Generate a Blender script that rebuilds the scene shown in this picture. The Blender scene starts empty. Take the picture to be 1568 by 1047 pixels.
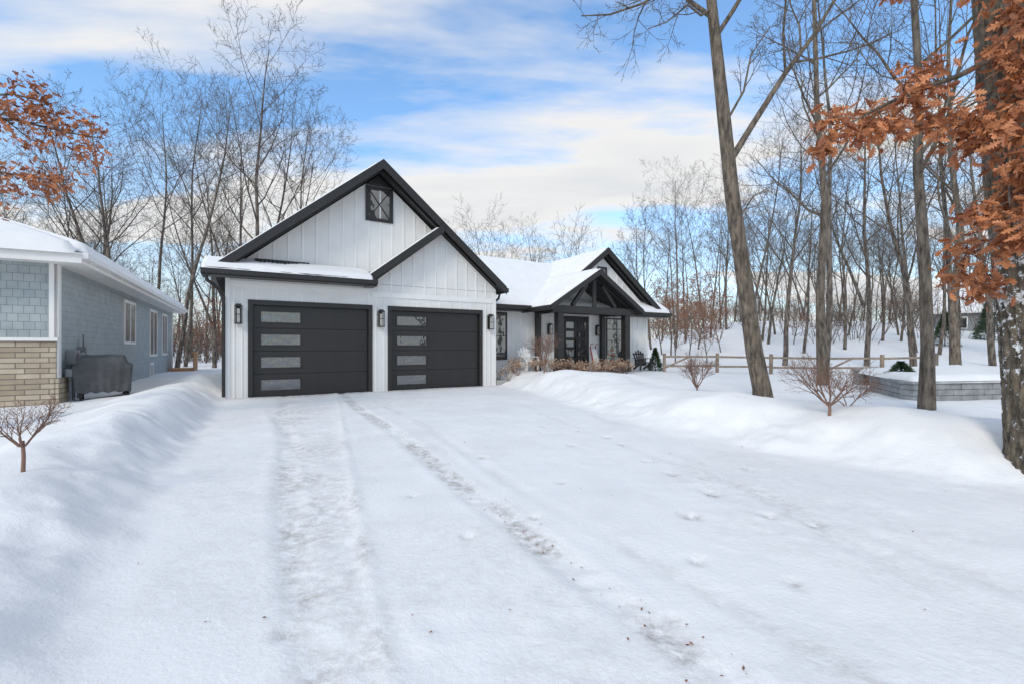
import bpy, bmesh, math, random
import numpy as np
from mathutils import Vector, Matrix
random.seed(7); np.random.seed(7)
R = math.radians
scene = bpy.context.scene
COL = scene.collection

# ------------------------------------------------------------------ materials
def nodes_of(name):
    m = bpy.data.materials.new(name); m.use_nodes = True
    nt = m.node_tree
    return m, nt, nt.nodes['Principled BSDF']
def link(nt, a, b): nt.links.new(a, b)
def M(name, col, rough=0.6, var=0.15, scale=3.0, bump=0.0, bscale=20.0, metal=0.0, stretch=(1,1,1), spec=0.5, dist=0.02):
    m, nt, bs = nodes_of(name)
    tc = nt.nodes.new('ShaderNodeTexCoord')
    mp = nt.nodes.new('ShaderNodeMapping'); mp.inputs['Scale'].default_value = stretch
    link(nt, tc.outputs['Object'], mp.inputs['Vector'])
    n = nt.nodes.new('ShaderNodeTexNoise'); n.inputs['Scale'].default_value = scale; n.inputs['Detail'].default_value = 4
    link(nt, mp.outputs[0], n.inputs['Vector'])
    r = nt.nodes.new('ShaderNodeValToRGB')
    c = np.array(col)
    r.color_ramp.elements[0].position = 0.3; r.color_ramp.elements[1].position = 0.7
    r.color_ramp.elements[0].color = (*(np.clip(c*(1-var),0,1)), 1)
    r.color_ramp.elements[1].color = (*(np.clip(c*(1+var),0,1)), 1)
    link(nt, n.outputs['Fac'], r.inputs[0]); link(nt, r.outputs[0], bs.inputs['Base Color'])
    bs.inputs['Roughness'].default_value = rough
    bs.inputs['Metallic'].default_value = metal
    bs.inputs['Specular IOR Level'].default_value = spec
    if bump > 0:
        n2 = nt.nodes.new('ShaderNodeTexNoise'); n2.inputs['Scale'].default_value = bscale; n2.inputs['Detail'].default_value = 4
        link(nt, mp.outputs[0], n2.inputs['Vector'])
        b = nt.nodes.new('ShaderNodeBump'); b.inputs['Strength'].default_value = bump; b.inputs['Distance'].default_value = dist
        link(nt, n2.outputs['Fac'], b.inputs['Height']); link(nt, b.outputs[0], bs.inputs['Normal'])
    return m
def brick_mat(name, c1, c2, mortar, bw, rh, ms=0.012, bump=0.6, rough=0.8, offset=0.5, ov=.25):
    m, nt, bs = nodes_of(name)
    uv = nt.nodes.new('ShaderNodeUVMap'); uv.uv_map = 'UVMap'
    bt = nt.nodes.new('ShaderNodeTexBrick')
    bt.inputs['Scale'].default_value = 1.0
    bt.inputs['Color1'].default_value = (*c1,1); bt.inputs['Color2'].default_value = (*c2,1)
    bt.inputs['Mortar'].default_value = (*mortar,1)
    bt.inputs['Brick Width'].default_value = bw; bt.inputs['Row Height'].default_value = rh
    bt.inputs['Mortar Size'].default_value = ms; bt.offset = offset
    link(nt, uv.outputs[0], bt.inputs['Vector'])
    n = nt.nodes.new('ShaderNodeTexNoise'); n.inputs['Scale'].default_value = 3.0; n.inputs['Detail'].default_value = 4
    link(nt, uv.outputs[0], n.inputs['Vector'])
    mx = nt.nodes.new('ShaderNodeMix'); mx.data_type='RGBA'; mx.blend_type='OVERLAY'; mx.inputs[0].default_value=ov
    link(nt, bt.outputs['Color'], mx.inputs[6]); link(nt, n.outputs['Fac'], mx.inputs[7])
    link(nt, mx.outputs[2], bs.inputs['Base Color'])
    b = nt.nodes.new('ShaderNodeBump'); b.inputs['Strength'].default_value = bump; b.inputs['Distance'].default_value=0.02; b.invert=True
    link(nt, bt.outputs['Fac'], b.inputs['Height']); link(nt, b.outputs[0], bs.inputs['Normal'])
    bs.inputs['Roughness'].default_value = rough
    return m

def snow_material(name, ground=False):
    m, nt, bs = nodes_of(name)
    tc = nt.nodes.new('ShaderNodeTexCoord')
    n1 = nt.nodes.new('ShaderNodeTexNoise'); n1.inputs['Scale'].default_value = 1.6; n1.inputs['Detail'].default_value = 3
    n2 = nt.nodes.new('ShaderNodeTexNoise'); n2.inputs['Scale'].default_value = 24; n2.inputs['Detail'].default_value = 5; n2.inputs['Roughness'].default_value=0.65
    for n in (n1,n2): link(nt, tc.outputs['Object'], n.inputs['Vector'])
    r = nt.nodes.new('ShaderNodeValToRGB')
    r.color_ramp.elements[0].position=.3; r.color_ramp.elements[1].position=.7
    r.color_ramp.elements[0].color=(0.80,0.785,0.77,1); r.color_ramp.elements[1].color=(0.86,0.842,0.823,1)
    link(nt, n1.outputs['Fac'], r.inputs[0])
    out = r.outputs[0]
    if ground:
        at = nt.nodes.new('ShaderNodeAttribute'); at.attribute_name='dirt'
        mu = nt.nodes.new('ShaderNodeMath'); mu.operation='MULTIPLY'
        n3 = nt.nodes.new('ShaderNodeTexNoise'); n3.inputs['Scale'].default_value=10; n3.inputs['Detail'].default_value=6; n3.inputs['Roughness'].default_value=.75
        link(nt, tc.outputs['Object'], n3.inputs['Vector'])
        r3 = nt.nodes.new('ShaderNodeValToRGB'); r3.color_ramp.elements[0].position=.40; r3.color_ramp.elements[1].position=.66
        link(nt, n3.outputs['Fac'], r3.inputs[0])
        link(nt, at.outputs['Fac'], mu.inputs[0]); link(nt, r3.outputs[0], mu.inputs[1])
        mx = nt.nodes.new('ShaderNodeMix'); mx.data_type='RGBA'
        link(nt, mu.outputs[0], mx.inputs[0]); link(nt, out, mx.inputs[6]); mx.inputs[7].default_value=(0.31,0.265,0.22,1)
        out = mx.outputs[2]
    link(nt, out, bs.inputs['Base Color'])
    b = nt.nodes.new('ShaderNodeBump'); b.inputs['Strength'].default_value=.38; b.inputs['Distance'].default_value=.025
    link(nt, n2.outputs['Fac'], b.inputs['Height']); link(nt, b.outputs[0], bs.inputs['Normal'])
    bs.inputs['Roughness'].default_value=.75; bs.inputs['Specular IOR Level'].default_value=.2
    return m

def bark_material(name, c1, c2, sc=6.0, snow=False, bump=True):
    m, nt, bs = nodes_of(name)
    tc = nt.nodes.new('ShaderNodeTexCoord')
    mp = nt.nodes.new('ShaderNodeMapping'); mp.inputs['Scale'].default_value=(1,1,.22)
    link(nt, tc.outputs['Object'], mp.inputs['Vector'])
    n = nt.nodes.new('ShaderNodeTexNoise'); n.inputs['Scale'].default_value=sc; n.inputs['Detail'].default_value=6 if bump else 1; n.inputs['Roughness'].default_value=.7
    link(nt, mp.outputs[0], n.inputs['Vector'])
    r = nt.nodes.new('ShaderNodeValToRGB'); r.color_ramp.elements[0].position=.38; r.color_ramp.elements[1].position=.65
    r.color_ramp.elements[0].color=(*c1,1); r.color_ramp.elements[1].color=(*c2,1)
    link(nt, n.outputs['Fac'], r.inputs[0])
    out=r.outputs[0]
    if snow:
        sp = nt.nodes.new('ShaderNodeSeparateXYZ'); link(nt, tc.outputs['Object'], sp.inputs[0])
        mr = nt.nodes.new('ShaderNodeMapRange'); mr.inputs[1].default_value=2.9; mr.inputs[2].default_value=2.3; link(nt, sp.outputs[2], mr.inputs[0])
        mr2 = nt.nodes.new('ShaderNodeMapRange'); mr2.inputs[1].default_value=.3; mr2.inputs[2].default_value=2.2; mr2.inputs[3].default_value=.0; link(nt, sp.outputs[2], mr2.inputs[0])
        ns = nt.nodes.new('ShaderNodeTexNoise'); ns.inputs['Scale'].default_value=11; ns.inputs['Detail'].default_value=5; ns.inputs['Roughness'].default_value=.75
        link(nt, tc.outputs['Object'], ns.inputs['Vector'])
        rs = nt.nodes.new('ShaderNodeMapRange'); rs.inputs[1].default_value=.63; rs.inputs[2].default_value=.67
        a = nt.nodes.new('ShaderNodeMath'); a.operation='MULTIPLY_ADD'; a.inputs[1].default_value=.105; link(nt, mr2.outputs[0], a.inputs[0]); link(nt, ns.outputs['Fac'], a.inputs[2])
        link(nt, a.outputs[0], rs.inputs[0])
        ml2 = nt.nodes.new('ShaderNodeMath'); ml2.operation='MULTIPLY'; link(nt, rs.outputs[0], ml2.inputs[0]); link(nt, mr.outputs[0], ml2.inputs[1])
        mx = nt.nodes.new('ShaderNodeMix'); mx.data_type='RGBA'; link(nt, ml2.outputs[0], mx.inputs[0]); link(nt, out, mx.inputs[6]); mx.inputs[7].default_value=(.75,.75,.76,1)
        out = mx.outputs[2]
    link(nt, out, bs.inputs['Base Color'])
    if bump:
        b = nt.nodes.new('ShaderNodeBump'); b.inputs['Strength'].default_value=.8; b.inputs['Distance'].default_value=.03
        link(nt, n.outputs['Fac'], b.inputs['Height']); link(nt, b.outputs[0], bs.inputs['Normal'])
    bs.inputs['Roughness'].default_value=.9
    return m
def leaf_material(name, c1, c2):
    m, nt, bs = nodes_of(name)
    g = nt.nodes.new('ShaderNodeNewGeometry')
    r = nt.nodes.new('ShaderNodeValToRGB'); r.color_ramp.elements[0].color=(*c1,1); r.color_ramp.elements[1].color=(*c2,1)
    link(nt, g.outputs['Random Per Island'], r.inputs[0]); link(nt, r.outputs[0], bs.inputs['Base Color'])
    bs.inputs['Roughness'].default_value=.55
    return m
def glass_material(name, base=(.02,.022,.025), mix=.35, bump=.12):
    m, nt, bs = nodes_of(name)
    bs.inputs['Base Color'].default_value=(*base,1); bs.inputs['Roughness'].default_value=.25
    gl = nt.nodes.new('ShaderNodeBsdfGlossy'); gl.inputs['Roughness'].default_value=.02; gl.inputs['Color'].default_value=(.9,.91,.92,1)
    n = nt.nodes.new('ShaderNodeTexNoise'); n.inputs['Scale'].default_value=2.2
    tc = nt.nodes.new('ShaderNodeTexCoord'); link(nt, tc.outputs['Object'], n.inputs['Vector'])
    b = nt.nodes.new('ShaderNodeBump'); b.inputs['Strength'].default_value=bump; b.inputs['Distance'].default_value=.05
    link(nt, n.outputs['Fac'], b.inputs['Height']); link(nt, b.outputs[0], gl.inputs['Normal'])
    ms = nt.nodes.new('ShaderNodeMixShader'); ms.inputs[0].default_value=mix
    link(nt, bs.outputs[0], ms.inputs[1]); link(nt, gl.outputs[0], ms.inputs[2])
    link(nt, ms.outputs[0], nt.nodes['Material Output'].inputs[0])
    return m

SNOW = snow_material('snow'); GSNOW = snow_material('ground_snow', True)
WHITE = M('white_board_siding', (.74,.72,.69), .55, .04, 2, .1, 40)
WTRIM = M('white_trim', (.80,.78,.75), .5, .03, 2)
BLACK = M('black_trim', (.020,.018,.017), .45, .15, 4, .08, 60)
DOORM = M('garage_door_charcoal', (.020,.018,.0175), .42, .12, 3, .15, 150, stretch=(1,1,.15))
GLASS = glass_material('door_glass', mix=.17, bump=.5)
WGLASS = glass_material('window_glass', mix=.20)
SHING = M('roof_shingles', (.05,.05,.052), .9, .3, 12, .4, 40)
BARK = bark_material('bark_grey', (.058,.046,.037), (.19,.152,.120), 9, bump=False)
BARKN = bark_material('bark_near', (.050,.039,.029), (.23,.18,.135), 14)
BARKO = bark_material('bark_oak', (.035,.028,.02), (.22,.17,.12), 16, True)
TWIG = M('twig_red_brown', (.22,.125,.09), .8, .25, 5)
TWIGF = M('brush_brown', (.13,.088,.065), .9, .3, 1)
LEAF = leaf_material('oak_leaf_rust', (.20,.055,.018), (.60,.23,.09))
LEAFD = leaf_material('dry_leaf_brown', (.15,.07,.04), (.34,.16,.09))
SHAKE = brick_mat('blue_shake_siding', (.38,.415,.42), (.33,.37,.378), (.20,.22,.23), .19, .19, .006, .5)
LAP = brick_mat('blue_lap_siding', (.38,.415,.42), (.35,.385,.392), (.25,.277,.285), .45, .16, .005, .5)
STONE = brick_mat('tan_ledge_stone', (.54,.45,.34), (.34,.27,.19), (.17,.145,.12), .42, .125, .010, .9, offset=.37)
BLOCK = M('grey_wall_block', (.27,.27,.27), .9, .25, 5, .5, 25)
CONC = M('porch_concrete', (.36,.35,.33), .9, .1, 4, .2, 30)
WOOD = M('cedar_wood', (.45,.24,.10), .7, .25, 4, .2, 20, stretch=(1,1,.3))
FENCEW = M('weathered_fence_wood', (.26,.20,.15), .85, .3, 6, .3, 20)
COVER = M('grey_grill_cover', (.065,.067,.07), .75, .3, 4, .7, 7, dist=.04)
METALG = M('utility_grey_metal', (.28,.29,.30), .4, .1, 5, metal=.5)
LAMPG = M('lantern_glass', (.55,.52,.46), .2, .1, 5)
EVERG = leaf_material('evergreen_needles', (.018,.04,.018), (.06,.10,.04))
TAN = leaf_material('dried_bush_tan', (.28,.16,.10), (.55,.38,.26))
RED = M('red_paint', (.45,.03,.03), .5)

# ------------------------------------------------------------------ builders
def empty(name, loc=(0,0,0)):
    e = bpy.data.objects.new(name, None); COL.objects.link(e); e.location=loc; e.empty_display_size=.3
    return e
def frame(ox, oy, ux, uy, vx, vy, oz=0):
    return lambda a,b,c: (ox+a*ux+b*vx, oy+a*uy+b*vy, oz+c)
class B:
    def __init__(s, name, *mats): s.name=name; s.mats=mats; s.v=[]; s.f=[]; s.m=[]
    def add(s, vs, fs, mi=0):
        o=len(s.v); s.v+= [tuple(p) for p in vs]
        for f in fs: s.f.append([o+i for i in f]); s.m.append(mi)
        return s
    def box(s, F, a0,a1,b0,b1,c0,c1, mi=0):
        vs=[F(a,b,c) for c in (c0,c1) for b in (b0,b1) for a in (a0,a1)]
        return s.add(vs,[(0,2,3,1),(4,5,7,6),(0,1,5,4),(2,6,7,3),(0,4,6,2),(1,3,7,5)],mi)
    def prism(s, F, poly, b0, b1, mi=0):
        n=len(poly)
        vs=[F(a,b0,c) for a,c in poly]+[F(a,b1,c) for a,c in poly]
        fs=[tuple(range(n)), tuple(range(2*n-1,n-1,-1))]+[(i,(i+1)%n,n+(i+1)%n,n+i) for i in range(n)]
        return s.add(vs,fs,mi)
    def slab(s, quad, th, mi=0):
        vs=[tuple(p) for p in quad]+[(p[0],p[1],p[2]-th) for p in quad]
        return s.add(vs,[(0,1,2,3),(7,6,5,4),(0,4,5,1),(1,5,6,2),(2,6,7,3),(3,7,4,0)],mi)
    def beam(s, p, q, w, h, mi=0, up=(0,0,1)):
        p=Vector(p); q=Vector(q); d=(q-p).normalized(); u=Vector(up)
        x=d.cross(u); 
        if x.length<1e-4: x=d.cross(Vector((0,1,0)))
        x.normalize(); y=x.cross(d)
        x*=w/2; y*=h/2
        vs=[p-x-y,p+x-y,p+x+y,p-x+y,q-x-y,q+x-y,q+x+y,q-x+y]
        return s.add(vs,[(0,1,2,3),(7,6,5,4),(0,4,5,1),(1,5,6,2),(2,6,7,3),(3,7,4,0)],mi)
    def tube(s, pts, r, k=10, mi=0):
        v,f=tube_np(pts,[r]*len(pts) if not hasattr(r,'__len__') else r,k,cap=True)
        return s.add(v,f,mi)
    def build(s, parent=None, bevel=0, smooth=False):
        me=bpy.data.meshes.new(s.name); me.from_pydata(s.v,[],s.f)
        for m in s.mats: me.materials.append(m)
        me.polygons.foreach_set('material_index', s.m)
        bm=bmesh.new(); bm.from_mesh(me); bmesh.ops.recalc_face_normals(bm, faces=bm.faces)
        uvl=bm.loops.layers.uv.new('UVMap')
        for f in bm.faces:
            n=f.normal
            if abs(n.z)>.95:
                for l in f.loops: l[uvl].uv=(l.vert.co.x,l.vert.co.y)
            else:
                t=Vector((-n.y,n.x,0)).normalized()
                for l in f.loops: l[uvl].uv=(l.vert.co.dot(t), l.vert.co.z)
            f.smooth=smooth
        bm.to_mesh(me); bm.free()
        ob=bpy.data.objects.new(s.name, me); COL.objects.link(ob)
        if parent: ob.parent=parent
        if bevel:
            md=ob.modifiers.new('bevel','BEVEL'); md.width=bevel; md.segments=2; md.limit_method='ANGLE'
        return ob
def tube_np(pts, radii, k, cap=False):
    P=np.asarray(pts,float); n=len(P); r=np.asarray(radii,float)
    T=np.empty_like(P); T[1:-1]=P[2:]-P[:-2]; T[0]=P[1]-P[0]; T[-1]=P[-1]-P[-2]
    T/=np.sqrt((T*T).sum(1))[:,None]+1e-9
    if abs(T[:,2]).mean()<.8: X=np.stack([T[:,1],-T[:,0],np.zeros(n)],1)
    else: X=np.stack([np.zeros(n),T[:,2],-T[:,1]],1)
    X/=np.sqrt((X*X).sum(1))[:,None]+1e-9
    Y=np.stack([T[:,1]*X[:,2]-T[:,2]*X[:,1],T[:,2]*X[:,0]-T[:,0]*X[:,2],T[:,0]*X[:,1]-T[:,1]*X[:,0]],1)
    a=np.arange(k)*2*np.pi/k
    V=P[:,None,:]+r[:,None,None]*(np.cos(a)[None,:,None]*X[:,None,:]+np.sin(a)[None,:,None]*Y[:,None,:])
    i=np.arange(n-1)[:,None]*k; j=np.arange(k)[None,:]; j2=(j+1)%k
    F=np.stack([i+j,i+j2,i+k+j2,i+k+j],-1).reshape(-1,4)
    V=V.reshape(-1,3)
    if cap:
        return V.tolist(), F.tolist()+[list(range(k))[::-1], list(range((n-1)*k,n*k))]
    return V,F
def np_mesh(name, V, F, mats, mi=None, smooth=True):
    me=bpy.data.meshes.new(name); k=F.shape[1]
    me.vertices.add(len(V)); me.vertices.foreach_set('co',np.asarray(V,np.float32).ravel())
    me.loops.add(F.size); me.loops.foreach_set('vertex_index',F.astype(np.int32).ravel())
    me.polygons.add(len(F)); me.polygons.foreach_set('loop_start',(np.arange(len(F))*k).astype(np.int32))
    me.polygons.foreach_set('loop_total',np.full(len(F),k,np.int32))
    for m in mats: me.materials.append(m)
    if mi is not None: me.polygons.foreach_set('material_index',mi.astype(np.int32))
    me.polygons.foreach_set('use_smooth',np.full(len(F),smooth))
    me.update(calc_edges=True)
    return me
def obj(name, me, parent=None, loc=(0,0,0)):
    o=bpy.data.objects.new(name,me); COL.objects.link(o); o.location=loc
    if parent: o.parent=parent
    return o
_tab=np.random.rand(256,256)
def vn(x,y,seed=0):
    x=x+seed*17.3; y=y+seed*9.1
    xi=np.floor(x).astype(int); yi=np.floor(y).astype(int); fx=x-xi; fy=y-yi
    fx=fx*fx*(3-2*fx); fy=fy*fy*(3-2*fy)
    a=_tab[xi%256,yi%256]; b=_tab[(xi+1)%256,yi%256]; c=_tab[xi%256,(yi+1)%256]; d=_tab[(xi+1)%256,(yi+1)%256]
    return (a*(1-fx)+b*fx)*(1-fy)+(c*(1-fx)+d*fx)*fy
def fbm(x,y,o=4,seed=0):
    s=0;a=.5
    for i in range(o): s=s+a*vn(x*2**i,y*2**i,seed+i); a*=.5
    return s
def ss(x): x=np.clip(x,0,1); return x*x*(3-2*x)

# ------------------------------------------------------------------ ground
DRIVE=[(-8.5,13.3),(-9.6,16.5),(-2.2,20.8),(-.5,17.7),(.7,14.8),(1.5,11.8),(2.9,7.4),(4.9,4.9),(9,3.2),(18,1.2),(30,-14),(12,-24),(-.95,0)]
def drive_dist(x,y):
    n=len(DRIVE); d=np.full(x.shape,1e9); ins=np.zeros(x.shape,bool)
    for i in range(n):
        ax,ay=DRIVE[i]; bx,by=DRIVE[(i+1)%n]
        t=np.clip(((x-ax)*(bx-ax)+(y-ay)*(by-ay))/((bx-ax)**2+(by-ay)**2),0,1)
        d=np.minimum(d,np.hypot(x-ax-t*(bx-ax),y-ay-t*(by-ay)))
        c=((ay>y)!=(by>y))&(x<(bx-ax)*(y-ay)/(by-ay+1e-12)+ax)
        ins^=c
    return np.where(ins,-d,d)
def tracks(x,y):
    L=.06-.537*y+.05*np.sin(y*1.1); Rr=.275-.408*y; wd=np.maximum(Rr-L,.3)
    e=(x-L)/wd
    b=(x-(2.02-.515*y+.04*np.sin(y*.9+1)))/1.125
    return e,wd,b
rq=random.Random(77)
FOOT=[(2.05,4.65,.08),(1.55,4.05,.07),(1.9,5.4,.06),(-.4,6.2,.06),(.55,5.1,.05),(-.35,3.6,.04),(1.3,3.2,.05),(.2,4.0,.035),(2.6,3.9,.06),(.9,6.9,.06),(1.6,7.6,.07),(-1.2,2.4,.04),(1.8,2.9,.05),(2.9,5.6,.06),(.6,8.6,.07),(-1.0,4.6,.035),(.9,2.5,.04),(1.62,4.0,.05)]
for q in range(9):
    FOOT.append((.3+.26*q+rq.uniform(-.15,.15), 11.5-.9*q+rq.uniform(-.3,.3), rq.uniform(.04,.065)))
OTHER=((1.55,-.40,.14),(3.1,-.12,.14),(.95,-.62,.09),(4.6,.15,.13),(2.6,-.5,.1),(3.9,-.3,.12))
def ground_z(x,y,detail=True):
    x=np.asarray(x,float); y=np.asarray(y,float)
    d=drive_dist(x+.55*(fbm(x*.9,y*.9,3,3)-.45), y+.6*(fbm(x*1.0,y*1.0,3,5)-.45))
    right=ss((x+.54*y-1.5+1)/2)
    base=.13+.20*right
    z=base*ss(d/2.0)
    fall=.55*ss((y+3)/4)+.45*ss((y-1)/7)
    lump=(.55+1.0*fbm(x*.85,y*.85,2,8))
    pk=.9+.2*right
    prof=np.where(d<pk, ss((d+.12)/(pk+.12)), np.exp(-((d-pk)/(1.0+.4*right))**2))
    z=z+(.48*(1-right)+.33*right)*fall*prof*lump
    z=z+.14*ss((d+.15)/.3)*np.exp(-((d-.45)/.55)**2)*(fbm(x*2.8,y*2.8,3,14)-.42)*fall*(1.4-right*.4)
    z=z+.25*np.exp(-(((x-3.6)/1.6)**2+((y-14.5)/1.1)**2))*ss(d/.8)+.14*np.exp(-(((x-1.1)/.9)**2+((y-15.6)/.8)**2))*ss(d/.5)
    z=z+ (fbm(x*.35,y*.35,3,1)-.45)*.16*ss(d/1.5)
    rr=x/np.maximum(y,5)
    hill=ss((rr-.12)/.4)*ss((y-24)/60)
    z=z+hill*(5.6+1.5*(fbm(x*.03,y*.03,2,4)-.4))
    z=z-.35*ss((y-24)/20)*(1-ss((rr-.1)/.3))
    if detail:
        z=z+(fbm(x*2.2,y*2.2,3,2)-.45)*.045*ss((d+.3)/.5)
        ins=ss(-d/.25)
        crust=ss((fbm(x*.8,y*.8,3,51)-.40)*6)
        z=z+(fbm(x*1.1,y*1.1,3,6)-.45)*.04*ins+(fbm(x*7,y*7,2,7)-.4)*(.005+.016*crust*ins)
        e,wd,b=tracks(x,y); m=ins
        band=ss((e+.05)/.25)*ss((1.05-e)/.25)
        tread=(fbm(x*10,y*10,3,11)-.45)
        patch=ss((fbm(x*1.6,y*1.6,3,52)-.33)*5)
        z=z+m*band*(-.010+.034*tread*(.3+.7*patch))
        z=z+m*(.020*np.exp(-((e-1.02)*wd/.045)**2)*(.1+vn(y*2.2,x)*1.2)+.006*np.exp(-((e+.02)*wd/.08)**2))
        z=z-m*.010*np.exp(-((e-.2)*wd/.14)**4)
        wb=np.exp(-(b/.13)**4)
        z=z+m*(wb*(-.015+.045*tread)+.010*np.exp(-((b-.2)/.06)**2)*vn(y*2.2,x+4)+.009*np.exp(-((b+.2)/.06)**2)*vn(y*2,x+9))
        for off,s0,w in OTHER:
            c=(x-(off+s0*y+.08*np.sin(y*.7+off*3)))/1.1
            z=z+m*(-.008*np.exp(-(c/w)**2)+.003*np.exp(-((np.abs(c)-w*1.3)/.06)**2))*(.1+1.3*vn(y*.9,x*.9,5)+1.2*tread)*ss((y-1.2)/2)
        for fx,fy,fr in FOOT:
            z=z-.028*np.exp(-((((x-fx)/(fr*1.1))**2+((y-fy)/(fr*1.6))**2)**1.5))*(1+2*tread)
    return z
def lines(segs):
    out=[]
    for a,b,st in segs: out+=list(np.arange(a,b,st))
    return np.array(out)
geo=lambda a,b,n: list(np.geomspace(a,b,n))
xs=np.array(sorted([-16-v for v in geo(.3,480,46)]+list(lines([(-16,-6,.14),(-6,6.5,.04),(6.5,16,.13)]))+[16+v for v in geo(.001,480,46)]))
ys=np.array(sorted([1.0-v for v in geo(.25,300,34)]+list(lines([(1.0,7,.035),(7,12,.055),(12,18,.09),(18,32,.25)]))+[32+v for v in geo(.001,700,60)]))
X,Y=np.meshgrid(xs,ys); Z=ground_z(X,Y)
nx,ny=len(xs),len(ys)
V=np.stack([X,Y,Z],-1).reshape(-1,3)
i=np.arange(ny-1)[:,None]*nx; j=np.arange(nx-1)[None,:]
F=np.stack([i+j,i+j+1,i+nx+j+1,i+nx+j],-1).reshape(-1,4)
me=np_mesh('snowy_ground',V,F,[GSNOW])
e,wdd,b=tracks(X,Y); dd=drive_dist(X,Y); ins=ss(-dd/.3)
band=ss((e+.05)/.25)*ss((1.05-e)/.25)
dirt=ins*(.5*band*ss((fbm(X*2.5,Y*2.5,3,21)-.30)*4)*(.35+.65*np.exp(-((e-.2)/.25)**2))+.10*band+ .9*np.exp(-(b/.12)**4)*ss((fbm(X*1.3,Y*1.3,3,22)-.30)*5))
dirt+= .5*ins*np.exp(-((e-1.0)*wdd/.05)**2)*ss((fbm(X*2,Y*2,2,23)-.38)*6)
fs=(X+8.34)*(-.512)+(Y-13.2)*.859
dirt+= .9*ins*np.exp(-((fs+.15)/.3)**2)
dirt+= .15*ins*ss((fbm(X*.7,Y*.7,3,27)-.42)*5)
for off,s0,w in OTHER: dirt+=.22*ins*np.exp(-((X-(off+s0*Y+.08*np.sin(Y*.7+off*3)))/w/1.1)**4)*ss((fbm(X*1.1,Y*1.1,2,int(off*10))-.38)*5)
for fx,fy,fr in FOOT: dirt+=.8*np.exp(-(((X-fx)/(fr*1.0))**2+((Y-fy)/(fr*1.2))**2))
at=me.attributes.new('dirt','FLOAT','POINT'); at.data.foreach_set('value',np.clip(dirt,0,1).astype(np.float32).ravel())
obj('snowy_ground',me)
gz=lambda x,y: float(ground_z(np.array([x]),np.array([y]),False)[0])

def snow_patch(name, q, th, parent, nu=60, nv=24, seed=0, edge=.14, rag=.04):
    p00,p10,p11,p01=[np.array(p,float) for p in q]
    U=np.linspace(0,1,nu); Vv=np.linspace(0,1,nv)
    u,v=np.meshgrid(U,Vv)
    L=np.linalg.norm(p10-p00); Wd=np.linalg.norm(p01-p00)
    P=(p00*(1-u)[...,None]+p10*u[...,None])*(1-v)[...,None]+(p01*(1-u)[...,None]+p11*u[...,None])*v[...,None]
    e=np.minimum(np.minimum(u,1-u)*L,np.minimum(v,1-v)*Wd)
    h=th*np.sqrt(np.clip(e/edge,0,1))*(.75+.5*fbm(u*L*.8,v*Wd*.8,3,seed+30))
    h=np.where(e<=1e-6,-.03,h)
    P[...,2]+=h
    dwn=(p00-p01); dwn/=np.linalg.norm(dwn)+1e-9
    P+= dwn[None,None,:]*((np.clip(1-v*Wd/.15,0,1))*rag*(fbm(u*L*1.5,v*0,3,seed+3)*2))[...,None]
    i=np.arange(nv-1)[:,None]*nu; j=np.arange(nu-1)[None,:]
    F=np.stack([i+j,i+j+1,i+nu+j+1,i+nu+j],-1).reshape(-1,4)
    return obj(name,np_mesh(name,P.reshape(-1,3),F,[SNOW]),parent)

# ------------------------------------------------------------------ white farmhouse
H=frame(-8.34,13.2,.859,.512,-.512,.859)
house=empty('white_farmhouse',(-8.34,13.2,0))
hp=house
def child(bd,**k):
    o=bd.build(**k); o.parent=hp; o.matrix_parent_inverse=Matrix.Translation((8.34,-13.2,0)); return o
def spatch(*a,**k):
    o=snow_patch(*a,None,**k); o.parent=hp; o.matrix_parent_inverse=Matrix.Translation((8.34,-13.2,0)); return o
w=B('garage_walls',WHITE)
w.box(H,0,.57,0,.2,-.3,3.62); w.box(H,4.21,4.73,0,.2,-.3,3.62); w.box(H,8.38,8.97,0,.2,-.3,3.62)
w.box(H,.57,4.21,0,.2,2.88,3.62); w.box(H,4.73,8.38,0,.2,2.88,3.62)
w.box(H,0,.2,.2,9.4,-.3,3.62); w.box(H,8.77,8.97,.2,9.4,-.3,3.62); w.box(H,.2,8.77,9.2,9.4,-.3,3.62)
w.prism(H,[(.15,3.63),(8.8,3.63),(8.8,3.85),(4.48,7.42),(.15,3.85)],.3,.45)
w.prism(H,[(.15,3.63),(8.8,3.63),(8.8,3.85),(4.48,7.42),(.15,3.85)],9.2,9.38)
w.prism(H,[(4.12,3.63),(8.97,3.63),(8.97,3.72),(6.62,5.66),(6.45,5.66),(4.12,3.86)],0,.28)
child(w)
t=B('white_trim_boards',WTRIM)
for s0,s1 in ((0,.12),(8.83,8.97)): t.box(H,s0,s1,-.022,0,-.2,3.60)
t.box(H,4.2,8.83,-.03,0,3.18,3.36); t.box(H,.12,4.2,-.03,0,3.3,3.45)
for s in np.arange(.45,8.6,.41):
    zt=min(7.42-.83*abs(s-4.48)-.03,7.3)
    if s<6.3 and zt>4.05: t.box(H,s-.025,s+.025,.278,.3,3.9,zt)
for s in np.arange(4.42,8.9,.41):
    zt=5.66-.78*(6.5-s) if s<6.5 else 5.72-.83*(s-6.5)
    if zt-.05>3.4: t.box(H,s-.025,s+.025,-.022,0,3.362,zt-.03)
for s in (.22,.42,4.33,4.6,8.52,8.70): t.box(H,s-.02,s+.02,-.018,0,-.2,3.17)
for s in np.arange(.8,4.1,.41): t.box(H,s-.02,s+.02,-.018,0,2.9,3.295)
for s in np.arange(5,8.4,.41): t.box(H,s-.02,s+.02,-.018,0,2.9,3.175)
child(t,bevel=.004)
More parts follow.
